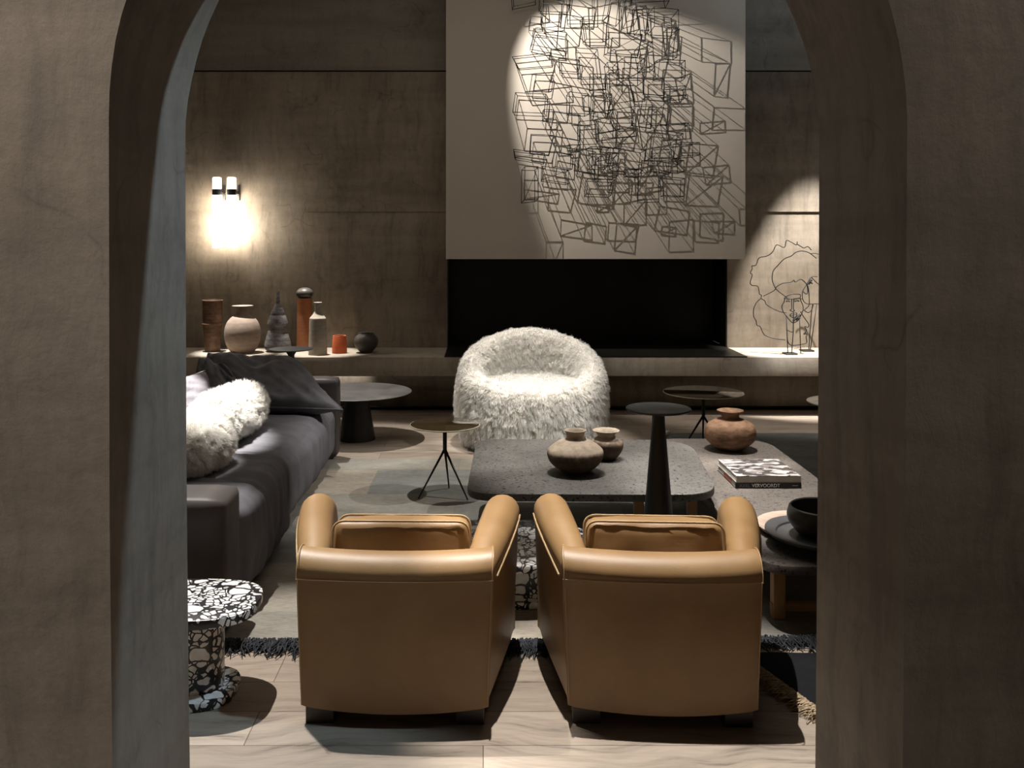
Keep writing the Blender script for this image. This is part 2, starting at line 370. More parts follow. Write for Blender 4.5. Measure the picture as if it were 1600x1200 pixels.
def fur(name, V, F, parent, count, length, width=.0022, gravity=.6, mat=None, curl=.35, mask=None, clumpn=900):
    V = np.array([tuple(v) for v in V], float); T = []
    for f in F:
        for k in range(1, len(f)-1): T.append((f[0], f[k], f[k+1]))
    T = np.array(T); a, b, c = V[T[:, 0]], V[T[:, 1]], V[T[:, 2]]
    cr = np.cross(b-a, c-a); ar = np.linalg.norm(cr, axis=1)/2
    nrm = cr/np.maximum(ar[:, None]*2, 1e-12)
    # orient outward: faces are given with consistent winding; flip if needed using volume sign
    if (np.einsum('ij,ij->i', a, np.cross(b, c)).sum()) < 0: nrm = -nrm
    idx = rng.choice(len(T), count, p=ar/ar.sum()); u = rng.random(count); v = rng.random(count); sw = u+v > 1; u[sw] = 1-u[sw]; v[sw] = 1-v[sw]
    P = a[idx]+(b-a)[idx]*u[:, None]+(c-a)[idx]*v[:, None]; N = nrm[idx]
    if mask is not None:
        k = mask(P); P = P[k]; N = N[k]
    n = len(P)
    # clumps: nearest of some random centres shares a direction and pulls the tips together
    cc = P[rng.choice(n, min(clumpn, n), replace=False)]; cd = rng.normal(size=(len(cc), 3))*curl
    near = np.empty(n, int)
    for i in range(0, n, 4000):
        d = ((P[i:i+4000, None, :]-cc[None])**2).sum(-1); near[i:i+4000] = d.argmin(1)
    Ln = (length if np.isscalar(length) else length(P))*rng.uniform(.65, 1.15, n)
    g = np.array([0, 0, -1.])
    d1 = N+cd[near]*.5+rng.normal(size=(n, 3))*.16+g*gravity*.35; d1 /= np.linalg.norm(d1, axis=1)[:, None]
    d2 = N*.55+cd[near]+rng.normal(size=(n, 3))*.22+g*gravity; d2 /= np.linalg.norm(d2, axis=1)[:, None]
    d3 = N*.25+cd[near]*1.2+rng.normal(size=(n, 3))*.25+g*gravity*1.2; d3 /= np.linalg.norm(d3, axis=1)[:, None]
    Q = [P, P+d1*Ln[:, None]*.38]; Q.append(Q[1]+d2*Ln[:, None]*.34); Q.append(Q[2]+d3*Ln[:, None]*.28)
    pull = (cc[near]+N*Ln[:, None]*.8-Q[3])*.28; Q[3] = Q[3]+pull; Q[2] = Q[2]+pull*.5
    side = np.cross(d2, rng.normal(size=(n, 3))); side /= np.linalg.norm(side, axis=1)[:, None]; W = side*width
    out = np.empty((n, 7, 3))
    out[:, 0] = Q[0]-W; out[:, 1] = Q[0]+W; out[:, 2] = Q[1]-W*.85; out[:, 3] = Q[1]+W*.85; out[:, 4] = Q[2]-W*.55; out[:, 5] = Q[2]+W*.55; out[:, 6] = Q[3]
    base = np.arange(n)*7
    q1 = np.stack([base, base+1, base+3, base+2], 1); q2 = np.stack([base+2, base+3, base+5, base+4], 1); t1 = np.stack([base+4, base+5, base+6], 1)
    me = bpy.data.meshes.new(name); me.vertices.add(n*7); me.vertices.foreach_set('co', out.reshape(-1))
    loops = np.concatenate([q1.reshape(-1), q2.reshape(-1), t1.reshape(-1)]); me.loops.add(len(loops)); me.loops.foreach_set('vertex_index', loops.astype(np.int32))
    tot = np.concatenate([np.full(2*n, 4), np.full(n, 3)]); st = np.concatenate([[0], np.cumsum(tot)[:-1]])
    me.polygons.add(3*n); me.polygons.foreach_set('loop_start', st.astype(np.int32)); me.polygons.foreach_set('loop_total', tot.astype(np.int32))
    me.update(calc_edges=True); me.polygons.foreach_set('use_smooth', [True]*(3*n)); me.materials.append(mat or M['fur'])
    o = bpy.data.objects.new(name, me); C.objects.link(o); o.parent = parent; return o

# ================================================================== THE SETTING
XL, XR, ZC, YW = -3.7, 3.95, 4.85, 9.24
def struct(name, g, mat, smooth=False):
    o = g.put(name, mat, None, smooth); o['kind'] = 'structure'; return o
struct('floor', G().box(XL, XR, -3, 9.3, -.1, 0), M['floor'])
struct('ceiling', G().box(XL, XR, -3, 10, ZC, ZC+.1), M['upper'])
struct('wall_left', G().box(XL-.1, XL, -3, 10, 0, ZC), M['wall'])
struct('wall_right', G().box(XR, XR+.1, -3, 10, 0, ZC), M['wall'])
struct('wall_rear', G().box(XL, XR, -3.1, -3, 0, ZC), M['arch'])
OX0, OX1, OZ = -.357, 2.43, 1.55          # fireplace opening in the back wall
JZ = 1.90                                  # pour joint in the plaster
struct('wall_back_left', G().box(XL, OX0, YW, YW+.3, .0, JZ), M['wall'])
struct('wall_back_right', G().box(OX1, XR, YW, YW+.3, .0, JZ), M['wall'])
struct('wall_back_lintel', G().box(OX0, OX1, YW, YW+.3, OZ, JZ), M['wall'])
struct('wall_back_below', G().box(OX0, OX1, YW, YW+.3, 0, .5), M['wall'])
struct('wall_back', G().box(XL, XR, YW-.014, YW+.3, JZ, 3.29), M['wall'])
struct('wall_back_upper', G().box(XL, XR, YW+.02, YW+.3, 3.31, ZC), M['upper'])
struct('shadow_gap_1', G().box(XL, XR, YW+.05, YW+.3, 3.29, 3.31), M['steel'])  # dark strip standing in for the shadow gap under the upper wall

# wall with the arched opening, camera side
A0, A1 = 1.787, 2.25
xl, xr, zs = -.7218, .8150, 1.88
cxa, ra = (xl+xr)/2, (xr-xl)/2
out = [(xl+.017, 0), (xl+.009, .5), (xl+.003, 1.1)]
nA = 48
for i in range(nA+1):
    a = PI-PI*i/nA; out.append((cxa+ra*math.cos(a), zs+ra*math.sin(a)))
out += [(xr-.003, 1.1), (xr-.008, .5), (xr-.014, 0)]
V = []; F = []
n = len(out)
for y in (A0, A1):
    for j, (x, z) in enumerate(out):
        wv = .0022*noise.noise(Vector((x*6, y*3, z*9)))
        V.append((x+wv, y, z))
    for j, (x, z) in enumerate(out):           # outer frame point for each outline point
        if j <= 2: V.append((XL, y, z))
        elif j >= n-3: V.append((XR, y, z))
        else:
            t = (x-xl)/(xr-xl); V.append((XL+(XR-XL)*t, y, ZC if 3 < j < n-4 else zs))
k = 2*n
for j in range(n-1):
    F.append((j, j+1, n+j+1, n+j)); F.append((k+j, k+n+j, k+n+j+1, k+j+1)); F.append((j, k+j, k+j+1, j+1)) 
wa = mk('wall_front', V, F, M['arch'], None, True, 30); wa['kind'] = 'structure'

# ------------------------------------------------------------------ built-in ledge, hood, fireplace
t = thing('masonry_ledge', 'long low plaster ledge running along the back wall under the fireplace', 'ledge', (0, 8.9, 0))
G().box(XL, XR, -.4, YW-8.905, .372, .548, .006).put('slab', M['bench'], t)
G().box(XL, XR, -.1, YW-8.905, .045, .372).put('riser', M['wall'], t)
G().box(XL, XR, -.04, YW-8.905, 0, .045).put('plinth', M['steel'], t)  # near-black colour stands in for the shadow gap at the floor
t = thing('chimney_hood', 'large pale plain chimney hood hanging over the black fireplace', 'chimney hood', (1.05, 8.7, 1.44))
G().box(-.349-1.05, 2.46-1.05, 0, .535-.014, 0, ZC-1.44, .004).put('hood_box', M['hood'], t)
t = thing('fireplace', 'wide black steel fireplace recess in the back wall', 'fireplace', (1.03, YW, .5))
x0, x1 = 0, 0
g = G(); x0, x1 = OX0-1.03+.001, OX1-1.03-.001
g.box(x0, x1, .55, .57, .0, 1.2); g.box(x0, x0+.012, .0, .55, .06, 1.05); g.box(x1-.012, x1, .0, .55, .06, 1.05); g.box(x0, x1, .005, .57, 1.03, 1.048)
g.put('firebox', M['steel'], t, False)
G().box(x0, x1-.01, -.742, .55, .0492, .055).put('hearth_plate', M['steel'], t, False)

# ------------------------------------------------------------------ wall sconces
def sconce(x, label):
    t = thing('wall_sconce', label, 'wall lamp', (x, 9.06, 1.54), 0, 'tube lamps on the back wall')
    G().lathe([(.036, .0), (.043, .004), (.043, .045)], 28).put('end_cap', M['glow2'], t)
    G().lathe([(.043, .045), (.043, .515)], 28).put('glass_tube', M['glow'], t)
    G().lathe([(.043, .575), (.043, .685), (.036, .69), (.0, .69)], 28).put('upper_glass', M['glow2'], t)
    G().lathe([(.045, .515), (.045, .575)], 28).put('clamp', M['black'], t)
    G().box(-.006, .034, .02, .155, .532, .558).put('bracket', M['black'], t)
    G().box(.020, .040, .140, .165, .47, .625, .003).put('back_plate', M['black'], t)
sconce((339-755)/1450*9.06, 'left glowing glass tube lamp of the pair on the back wall')
sconce((362-755)/1450*9.06, 'right glowing glass tube lamp of the pair on the back wall')

# ------------------------------------------------------------------ wire relief on the hood
t = thing('wire_relief', 'wall sculpture of many overlapping black wire boxes on the pale hood', 'wall sculpture', (1.1, 8.7, 2.7))
BX = [(862, 15, 32, 45), (818, -6, 34, 26), (838, 32, 20, 12), (905, 2, 38, 52), (933, 42, 36, 38), (962, 8, 20, 40), (860, 61, 50, 28), (918, 98, 34, 48),
 (985, 12, 18, 42), (1014, -4, 58, 16), (1042, 27, 40, 28), (1003, 28, 16, 40), (832, 96, 54, 20), (888, 102, 28, 22), (974, 68, 50, 34), (957, 103, 14, 12),
 (1012, 88, 22, 40), (1050, 66, 20, 46), (990, 108, 32, 36), (1052, 108, 42, 26), (850, 130, 32, 26), (905, 162, 28, 34), (828, 160, 50, 32), (857, 178, 15, 14),
 (940, 160, 26, 32), (1022, 136, 36, 24), (968, 138, 36, 44), (1056, 142, 34, 15), (1026, 174, 38, 42), (885, 197, 42, 38), (920, 202, 28, 28), (977, 203, 32, 22),
 (1060, 206, 38, 24), (1044, 228, 44, 42), (845, 227, 34, 28), (957, 223, 32, 16), (898, 231, 16, 10), (882, 251, 24, 22), (826, 243, 48, 14), (831, 285, 22, 56),
 (868, 274, 46, 22), (918, 252, 26, 38), (950, 258, 32, 34), (986, 246, 38, 32), (938, 292, 40, 22), (988, 270, 18, 13), (1013, 288, 32, 42), (1052, 292, 36, 30),
 (1056, 258, 30, 18), (1080, 232, 28, 20), (1034, 250, 30, 34), (1004, 182, 26, 30), (950, 190, 30, 34), (934, 128, 26, 26), (870, -8, 44, 30), (940, 245, 26, 30)]
rnd = random.Random(3)
for (px, py, bw, bh) in BX:
    g = G(); d = rnd.uniform(.17, .31); d0 = rnd.uniform(.02, .06)
    Yf = 8.7-d; s_ = Yf/1450
    cx_, cz_ = (px-755)*s_-1.1, 1.65-(py-370)*s_-2.7
    an = rnd.uniform(-.16, .16); qs = []
    for sx, sz in ((-1, -1), (1, -1), (1, 1), (-1, 1)):
        x = sx*bw/2*s_*rnd.uniform(.82, 1.15); z = sz*bh/2*s_*rnd.uniform(.82, 1.15)
        qs.append((cx_+x*math.cos(an)-z*math.sin(an), cz_+x*math.sin(an)+z*math.cos(an)))
    k_ = rnd.uniform(.92, 1.12); sh = (rnd.uniform(-.03, .03), rnd.uniform(-.03, .03)); r = .0034
    fr = [(x, -d, z) for x, z in qs]; bk = [((x-cx_)*k_+cx_+sh[0], -d0, (z-cz_)*k_+cz_+sh[1]) for x, z in qs]
    for q in (fr, bk):
        for i in range(4): g.tube([q[i], q[(i+1) % 4]], r, 5)
    for i in range(4): g.tube([fr[i], bk[i]], r, 5)
    if rnd.random() < .4: g.tube([fr[0], fr[2]], r*.7, 5)
    for i in (0, 2): g.tube([bk[i], (bk[i][0], 0, bk[i][2])], r*.7, 5)
    g.put('wire_box', M['wire'], t)

# ------------------------------------------------------------------ wire heads on the ledge
def wirehead(label, bx, by, Y, lines, thick, fills, base):
    X0 = (bx-755)/1450*Y; Z0 = .548
    t = thing('wire_face_sculpture', label, 'sculpture', (X0, Y, Z0))
    def cv(p, dy=0):
        px, py = 1170+p[0]/6, 360+p[1]/6
        return ((px-755)/1450*Y-X0, .05*math.sin(p[0]*.012)+dy, max(1.65-(py-370)/1450*Y-Z0, .014))
    g = G()
    for ln in lines:
        sm = smoothline([cv(p) for p in ln], 4) if len(ln) > 2 else [Vector(cv(p)) for p in ln]
        g.tube(sm, .0042, 6)
    g.put('wire_outline', M['wire'], t)
    for ln in thick: G().tube(smoothline([cv(p) for p in ln], 3), .0105, 6).put('brow', M['wire'], t)
    for ln in fills: G().tube(smoothline([cv(p) for p in ln], 3), .0075, 6).put('eye', M['wire'], t)
    for ln in base: G().tube([cv(p) for p in ln], .0045, 6).put('rod', M['wire'], t)
    G().box(-.055, .055, -.06, .06, .0, .014, .003).put('base_plate', M['black'], t)
LA = [[(440, 105), (430, 135), (380, 110), (340, 95), (322, 160), (262, 135), (230, 200), (185, 240), (110, 260), (80, 325), (35, 335), (38, 360), (18, 398), (38, 420), (15, 490), (40, 518), (95, 525), (110, 570), (115, 600), (135, 612), (130, 640), (165, 665), (175, 695), (215, 725), (250, 745), (300, 765)],
 [(318, 632), (365, 640), (420, 638), (470, 632)],
 [(325, 640), (320, 670), (303, 710), (315, 765), (340, 800), (370, 840), (400, 862), (450, 840), (470, 810), (500, 760), (505, 710), (480, 660), (470, 632)],
 [(320, 630), (360, 605), (400, 595), (470, 600), (472, 632)],
 [(385, 640), (385, 730), (370, 742), (385, 755), (402, 755), (415, 745), (402, 735), (405, 640)],
 [(368, 795), (380, 775), (400, 772), (430, 770), (435, 785), (425, 805), (395, 812), (368, 795)], [(370, 793), (400, 788), (435, 785)],
 [(650, 262), (600, 225), (560, 205), (490, 192), (440, 200), (410, 215), (380, 240), (320, 268), (270, 330), (235, 380), (225, 450), (235, 500), (260, 555), (310, 600), (360, 640)],
 [(440, 130), (480, 150), (515, 165), (560, 152), (600, 185)],
 [(150, 620), (240, 565), (260, 530), (310, 495), (380, 483), (405, 463), (420, 482), (480, 458), (545, 505), (570, 560), (578, 690)],
 [(130, 640), (85, 680), (55, 740), (55, 810), (80, 850), (90, 895), (120, 905), (150, 970), (180, 995), (240, 1015), (330, 1022)],
 [(475, 760), (520, 820), (570, 880), (565, 910), (525, 903), (545, 940), (515, 970), (552, 975), (540, 1000), (548, 1040), (530, 1062), (400, 1072), (360, 1055), (345, 1000)],
 [(300, 765), (340, 770)], [(490, 760), (520, 745), (565, 715), (578, 690)], [(470, 640), (500, 642)], [(345, 930), (375, 945), (400, 950)]]
wirehead('black wire head with curly hair outline and front-facing face on the lit ledge', 1234, 553.5, 8.71, LA, [[(400, 845), (435, 812), (472, 786)]],
 [[(335, 663), (352, 657), (372, 664)], [(415, 661), (440, 655), (458, 661)], [(430, 838), (450, 824), (470, 822)], [(318, 632), (365, 640)], [(405, 640), (470, 632)], [(515, 970), (540, 965)]],
 [[(338, 800), (352, 1155)], [(402, 755), (400, 950), (385, 1150)], [(465, 835), (478, 1150)]])
LB = [[(660, 436), (600, 440), (548, 508), (500, 572), (500, 640), (530, 680), (570, 692), (655, 692), (760, 690)], [(600, 440), (640, 480), (680, 520), (720, 600), (760, 690)],
 [(500, 570), (545, 598), (560, 570), (550, 510)], [(600, 218), (660, 220), (760, 260), (850, 360), (860, 500), (760, 690)], [(520, 750), (560, 772), (600, 755), (620, 700)]]
wirehead('black wire head in profile at the arch edge beside the curly wire head', 1260.5, 548.5, 8.95, LB, [[(550, 508), (575, 485), (605, 468)]],
 [[(572, 505), (592, 492), (610, 500)]], [[(615, 695), (600, 780), (572, 1125)], [(655, 692), (590, 1125)]])

# ------------------------------------------------------------------ pots on the ledge
def pot(name, label, cat, px, basey, z, prof, mat, Y=None, parts=(), wob=0, rot=0, group=None):
    Y = Y or 1450*(1.65-z)/(basey-370); s_ = Y/1450
    t = thing(name, label, cat, ((px-755)*s_, Y, z), rot, group)
    P = smoothprof([(r*s_, h*s_) for r, h in prof])
    rt, zt_ = P[-1]; wl = min(.006, rt*.4)
    inner = [(rt-wl*.5, zt_+wl*.3), (rt-wl, zt_)]                # lip, then down the inside
    for r_, z_ in P[::-1][2:]:
        if z_ < zt_-.03*zt_ and r_-wl*1.2 > .003 and z_ > wl*1.5: inner.append((r_-wl*1.2, z_))
        if len(inner) > 26: break
    inner.append((0.0001, inner[-1][1]-.002))
    G().lathe([(0.0001, 0)]+P+inner, 44, wob=wob).put('body', mat, t)
    return t, s_
def smoothprof(P, sub=3):
    o = []
    for a in smoothline([(p[0], 0, p[1]) for p in P], sub): o.append((max(a.x, .0005), max(a.z, 0)))
    return o
ZB = .548
pot('vase', 'tall dark brown cylindrical vase at the left end of the ledge', 'vase', 332, 549, ZB, [(11.5, 0), (12, 4), (12.5, 20), (14.5, 38), (16, 43), (14.6, 46), (15, 55), (15, 70), (15.5, 78), (15.8, 80)], M['c_brown'])
t, s_ = pot('vase', 'round beige clay vase with short neck and flat pale lip', 'vase', 379, 551, ZB, [(16, 0), (20.5, 5), (26, 16), (28, 28), (27, 39), (23, 49), (16, 56.5), (11, 59), (9.8, 62), (9.6, 70), (9.8, 72)], M['c_beige'])
G().lathe([(9.4*s_, 71.8*s_), (16*s_, 72.6*s_), (16.2*s_, 73.6*s_), (9.6*s_, 73.6*s_)], 40).put('lip', M['c_sand'], t)
pot('vase', 'grey and brown gourd-shaped vase of stacked bulbs with thin neck', 'vase', 434, 549, ZB, [(15, 0), (19, 4), (20.5, 10), (18.5, 20), (15.5, 30), (13.2, 35), (13, 38), (15.8, 42), (15.5, 46), (13, 54), (11, 57), (10.8, 60), (9, 65), (5, 73), (3.2, 82), (2.6, 90), (3.2, 94)], M['c_gourd'])
t, s_ = pot('vase', 'tall orange terracotta cylinder vase topped by a dark ball', 'vase', 476, 547, ZB, [(12.5, 0), (12.6, 2), (12, 40), (11.3, 78), (11.2, 80)], M['c_orange'])
G().lathe([(.001, 80.2*s_)]+[(13.4*s_*math.sin(PI*i/16), (89-9*math.cos(PI*i/16))*s_) for i in range(1, 16)]+[(.001, 98*s_)], 36).put('ball_stopper', M['c_dark'], t)
pot('bottle', 'sand coloured clay bottle with narrow neck beside the orange cylinder', 'bottle', 496.5, 554, ZB, [(14.5, 0), (14.5, 3), (13.6, 30), (12.8, 54), (12.5, 57), (11, 59), (7, 64), (5.2, 69), (5.4, 79), (6.6, 81.5)], M['c_sand'])
pot('cup', 'small orange red clay cup on the ledge', 'cup', 530.5, 551.5, ZB, [(11.2, 0), (11.6, 2), (11.3, 14), (10.2, 26), (10, 27)], M['c_red'])
pot('pot', 'small dark round pot at the right end of the row on the ledge', 'pot', 572, 551, ZB, [(8, 0), (11, 3), (17, 10), (19, 17), (17, 24), (12.5, 29), (11.5, 30.5), (12, 31.5)], M['c_dark'])

# ------------------------------------------------------------------ rugs
def rug(name, label, pts, z0, z1, mat):
    t = thing(name, label, 'rug', (sum(p[0] for p in pts)/len(pts), sum(p[1] for p in pts)/len(pts), z0))
    ox, oy = t.location.x, t.location.y; o = []
    n = len(pts)
    for i in range(n):
        a, b = Vector(pts[i]), Vector(pts[(i+1) % n]); k = max(2, int((b-a).length/.12))
        for j in range(k):
            p = a+(b-a)*j/k; nn = .012*noise.noise(Vector((p.x*5, p.y*5, z0*90))); o.append((p.x+nn-ox, p.y+nn-oy))
    V = [(x, y, 0) for x, y in o]+[(x, y, z1-z0) for x, y in o]; k = len(o)
    F = [tuple(range(k))[::-1], tuple(range(k, 2*k))]+[(j, (j+1) % k, k+(j+1) % k, k+j) for j in range(k)]
    mk('pile', V, F, mat, t, False); return t
def fringe(t, a, b, outdir, length, mat, count, zt, w=.003, wave=.03):
    g = G(); rr = random.Random(count); a, b, d = Vector(a), Vector(b), Vector(outdir)
    for i in range(count):
        p = a+(b-a)*rr.random(); l = length*rr.uniform(.5, 1.15); q = d+Vector((rr.uniform(-.6, .6), rr.uniform(-.6, .6))); pts = []
        for k in range(4):
            s_ = k/3; pts.append((p.x+q.x*l*s_+rr.uniform(-wave, wave)*s_-t.location.x, p.y+q.y*l*s_+rr.uniform(-wave, wave)*s_-t.location.y, zt*(1-s_)+.004+rr.uniform(0, .014)*(1 if k < 3 else .3)))
        g.tube(pts, [w, w, w*.8, w*.5], 4)
    o = g.put('fringe', mat, t, True, None); o['kind'] = 'stuff'; return o
r1 = rug('patchwork_rug', 'faded grey blue patchwork rug under the sofa and the coffee tables', [(-2.55, 3.75), (3.1, 3.75), (3.1, 6.87), (-2.55, 6.87)], .0, .009, M['rug'])
fringe(r1, (-2.5, 3.76), (1.0, 3.76), (0, -1), .085, M['fringe_k'], 2600, .008, .0035)
fringe(r1, (1.0, 3.78), (2.6, 3.78), (0, -1), .07, M['fringe_k'], 700, .012, .0035)
r2 = rug('dark_rug', 'dark grey rug with white fringed edge at the far right of the floor', [(.98, 5.9), (3.3, 5.9), (3.3, 7.72), (1.55, 7.72)], .0092, .017, M['rug2'])
fringe(r2, (.9, 6.4), (1.55, 7.72), (-.6, .4), .07, M['fringe_w'], 900, .012, .004)
r3 = rug('black_rug', 'black rug with a beige fringe lying partly below the right leather armchair', [(1.02, 3.66), (1.16, 3.19), (2.5, 2.95), (2.5, 3.66)], .0, .010, M['rug3'])
fringe(r3, (1.0, 3.66), (1.17, 3.17), (-1, -.1), .055, M['fringe_b'], 620, .008, .0028, .02)
G().tube(smoothline([(-.46, 3.62, .003), (-.52, 3.60, .003), (-.55, 3.56, .003), (-.53, 3.54, .004)], 4), .0015, 5).put('x', M['fringe_k'])
bpy.data.objects['x'].name = 'loose_thread'
tag(bpy.data.objects['loose_thread'], 'loose dark thread lying on the boards left of the left armchair', 'thread')

# ------------------------------------------------------------------ tan leather armchairs
def armchair(label, loc, rz):
    t = thing('leather_armchair', label, 'armchair', loc, rz, 'tan leather armchairs')
    zt = .575
    # back: profile in (y,z) swept over x
    prof = [(.0, .062), (-.004, .25), (-.004, .42), (.0, .495)]
    for i in range(1, 13):
        a = PI-PI*i/12; prof.append((.072+.080*math.cos(a)*1.0, .495+.082*math.sin(a)))
    prof += [(.150, .40), (.150, .25), (.150, .062)]
    nx = 25; V = []; F = []
    for i in range(nx):
        u = -1+2*i/(nx-1)
        for (y, z) in prof:
            hw = .316+.020*min(z/.55, 1); e = (1-u*u)
            edge = 1-max(0, abs(u)-.93)/.07
            V.append((u*hw, y-.030*e*(1-.35*z/.58)*(1 if y < .08 else .6)+(1-edge)*.006, z-.012*e*max(0, min(1, (z-.42)/.12))-.012*e*max(0, min(1, (.2-z)/.14))))
    m_ = len(prof)
    for i in range(nx-1):
        for j in range(m_): F.append((i*m_+j, i*m_+(j+1) % m_, (i+1)*m_+(j+1) % m_, (i+1)*m_+j))
    F.append(tuple(range(m_))); F.append(tuple((nx-1)*m_+j for j in range(m_))[::-1])
    bk = mk('backrest', V, F, M['leather'], t, True, 50)
    g = G()
    for zz, off in ((.492, -.0045),):
        g.tube([(u*.335, -.030*(1-u*u)*.7-.0045, zz-.0) for u in [i/10-1 for i in range(21)]], .0014, 5)
    for sgn in (-1, 1):
        g.tube([(sgn*(.311+.020*min(z/.55, 1)), -.0055-.003, z) for z in [.07+.425*i/12 for i in range(13)]], .0014, 5)
        g.tube([(sgn*.331, .072+.086*math.cos(PI-PI*i/10*.8), .495+.086*math.sin(PI-PI*i/10*.8)) for i in range(11)], .0016, 5)
    g.put('stitching', M['thread'], bk)
    # arms
    for sgn in (-1, 1):
        V = []; F = []; NS = 26; rings = 0
        for i in range(NS):
            s_ = i/(NS-1); q = max(0, (s_-.80)/.20); y = .065+.57*s_ if q == 0 else .065+.57*.80+.57*.20*math.sin(q*PI/2)
            sh = math.sqrt(max(0.0, 1-q*q*.92)) if q > 0 else 1
            ease = s_*s_*(3-2*s_)
            ztop = .558+.076*math.sin(min(1, s_*1.15)*PI/2); ztop = .30+(ztop-.30)*(sh if q > 0 else 1)
            xo_t = .338+.098*math.sin(s_*PI/2)-.02*q*q; xo_b = .318+.098*s_; th = .105+.035*math.sin(s_*PI*.75); th *= (.72+.28*sh)
            zb = .062; r = th/2; sec = [(xo_b, zb), (xo_b+.3*(xo_t-xo_b), .20), (xo_b+.7*(xo_t-xo_b), .36), (xo_t-.004, ztop-r-.03), (xo_t, ztop-r*.95)]
            for k in range(1, 10):
                a = PI*k/10; sec.append((xo_t-r+r*math.cos(a), ztop-r*.95+r*.95*math.sin(a)))
            xi = xo_t-th; sec += [(xi, ztop-r), (xi+.0, .30), (xi-.0, zb)]
            for (x, z) in sec: V.append((sgn*x, y, min(z, ztop)))
            rings = len(sec)
        for i in range(NS-1):
            for j in range(rings): F.append((i*rings+j, i*rings+(j+1) % rings, (i+1)*rings+(j+1) % rings, (i+1)*rings+j))
        F.append(tuple(range(rings))); F.append(tuple((NS-1)*rings+j for j in range(rings))[::-1])
        am = mk('arm', V, F, M['leather'], t, True, 55)
        pts = []
        for i in range(1, 22):
            s_ = i/NS; xo_t = .338+.098*math.sin(s_*PI/2); ztop = .558+.076*math.sin(min(1, s_*1.15)*PI/2)
            pts.append((sgn*(xo_t+.001), .065+.57*s_, ztop-.075-.015*(1-s_)))
        G().tube(pts, .0038, 6).put('piping', M['thread'], am)
    G().box(-.30, .30, .13, .60, .062, .26, .02).put('seat_base', M['leather'], t)
    G().box(-.245, .245, .26, .63, .262, .37, .035).put('seat_cushion', M['leather'], t)
    # loose back cushion
    V, F = softbox(.240, .070, .17, .028, 14, puff=.010, wr=.006, seed=rz*30+2)
    cv = []
    tilt = Matrix.Rotation(R(-7), 3, 'X')
    for v in V:
        p = tilt @ Vector(v); cv.append((p.x, p.y+.245, p.z+.447))
    cu = mk('back_cushion', cv, F, M['leather'], t, True)
    g = G()
    for yy in (-.068, .060):
        ol = []
        for (x, z) in roundpoly([(-.246, -.17), (.246, -.17), (.246, .172), (-.246, .172)], .045, 6):
            p = tilt @ Vector((x, yy, z)); ol.append((p.x, p.y+.245, p.z+.449))
        g.tube(ol, .0042, 6, True)
    g.put('piping', M['thread'], cu)
    for sx in (-1, 1):
        for y0 in (.006, .50):
            G().box(sx*.255-.048, sx*.255+.048, y0, y0+.09, .0 if y0 < .3 else .010, .075, .004).put('foot', M['foot'], t)
    return t
def softbox(hx, hy, hz, r, n=12, puff=.02, wr=.01, seed=0, wscale=6, flow=(1, 1, 1)):
    """rounded, slightly puffed box with folds"""
    bm = bmesh.new(); bmesh.ops.create_cube(bm, size=2); bmesh.ops.subdivide_edges(bm, edges=bm.edges[:], cuts=n, use_grid_fill=True)
    inn = Vector((max(hx-r, .001), max(hy-r, .001), max(hz-r, .001)))
    for v in bm.verts:
        c = v.co.copy(); p = Vector((c.x*hx, c.y*hy, c.z*hz))
        q = Vector((max(-inn.x, min(inn.x, p.x)), max(-inn.y, min(inn.y, p.y)), max(-inn.z, min(inn.z, p.z))))
        d = p-q; dn = d.normalized() if d.length > 1e-6 else Vector((0, 0, 0)); p2 = q+dn*r
        bulge = Vector((c.x*(1-c.y**2)*(1-c.z**2), c.y*(1-c.x**2)*(1-c.z**2), c.z*(1-c.x**2)*(1-c.y**2)))*puff
        w_ = noise.fractal(Vector((p.x*wscale*flow[0]+seed, p.y*wscale*flow[1], p.z*wscale*flow[2])), .8, 2, 4)*wr
        v.co = p2+bulge+(dn if dn.length > 0 else c.normalized())*w_
    bm.verts.index_update(); V = [v.co[:] for v in bm.verts]; F = [[v.index for v in f.verts] for f in bm.faces]; bm.free(); return V, F
armchair('tan leather tub armchair on the left, seen from behind, with a loose back cushion', (-.300, 3.135, 0), R(-1.2))
armchair('tan leather tub armchair on the right, seen from behind beside the low stone table', (.604, 3.125, 0), R(-3.0))

# ------------------------------------------------------------------ sofa
t = thing('sofa', 'long low dark grey suede sofa along the left side', 'sofa', (-1.7, 5.4, .009))
ox, oy, oz = t.location
def soft(name, x0, x1, y0, y1, z0, z1, r, mat, par, n=26, puff=.03, wr=.012, ws=5, flow=(1, 1, 1), seed=0):
    V, F = softbox((x1-x0)/2, (y1-y0)/2, (z1-z0)/2, r, n, puff, wr, seed, ws, flow)
    return mk(name, [(v[0]+(x0+x1)/2-ox, v[1]+(y0+y1)/2-oy, v[2]+(z0+z1)/2-oz) for v in V], F, mat, par)
soft('seat_cushion', -2.24, -1.045, 4.02, 5.03, .05, .482, .075, M['suede'], t, 44, .03, .017, 3, (.5, 4.5, .5), 1)
soft('seat_cushion', -2.24, -1.08, 5.10, 6.80, .05, .432, .10, M['suede'], t, 52, .03, .019, 3, (.5, 4.0, .5), 9)
soft('armrest', -2.46, -1.05, 3.76, 4.02, .02, .585, .035, M['arm'], t, 14, .006, .003)
soft('armrest', -2.46, -1.075, 6.82, 7.0, .02, .605, .035, M['arm'], t, 14, .006, .003)
soft('backrest', -2.46, -2.26, 4.02, 6.82, .025, .60, .05, M['suede'], t, 14, .01, .006)
G().box(-2.4-ox, -1.15-ox, 3.85-oy, 6.95-oy, 0, .05).put('plinth', M['black'], t)

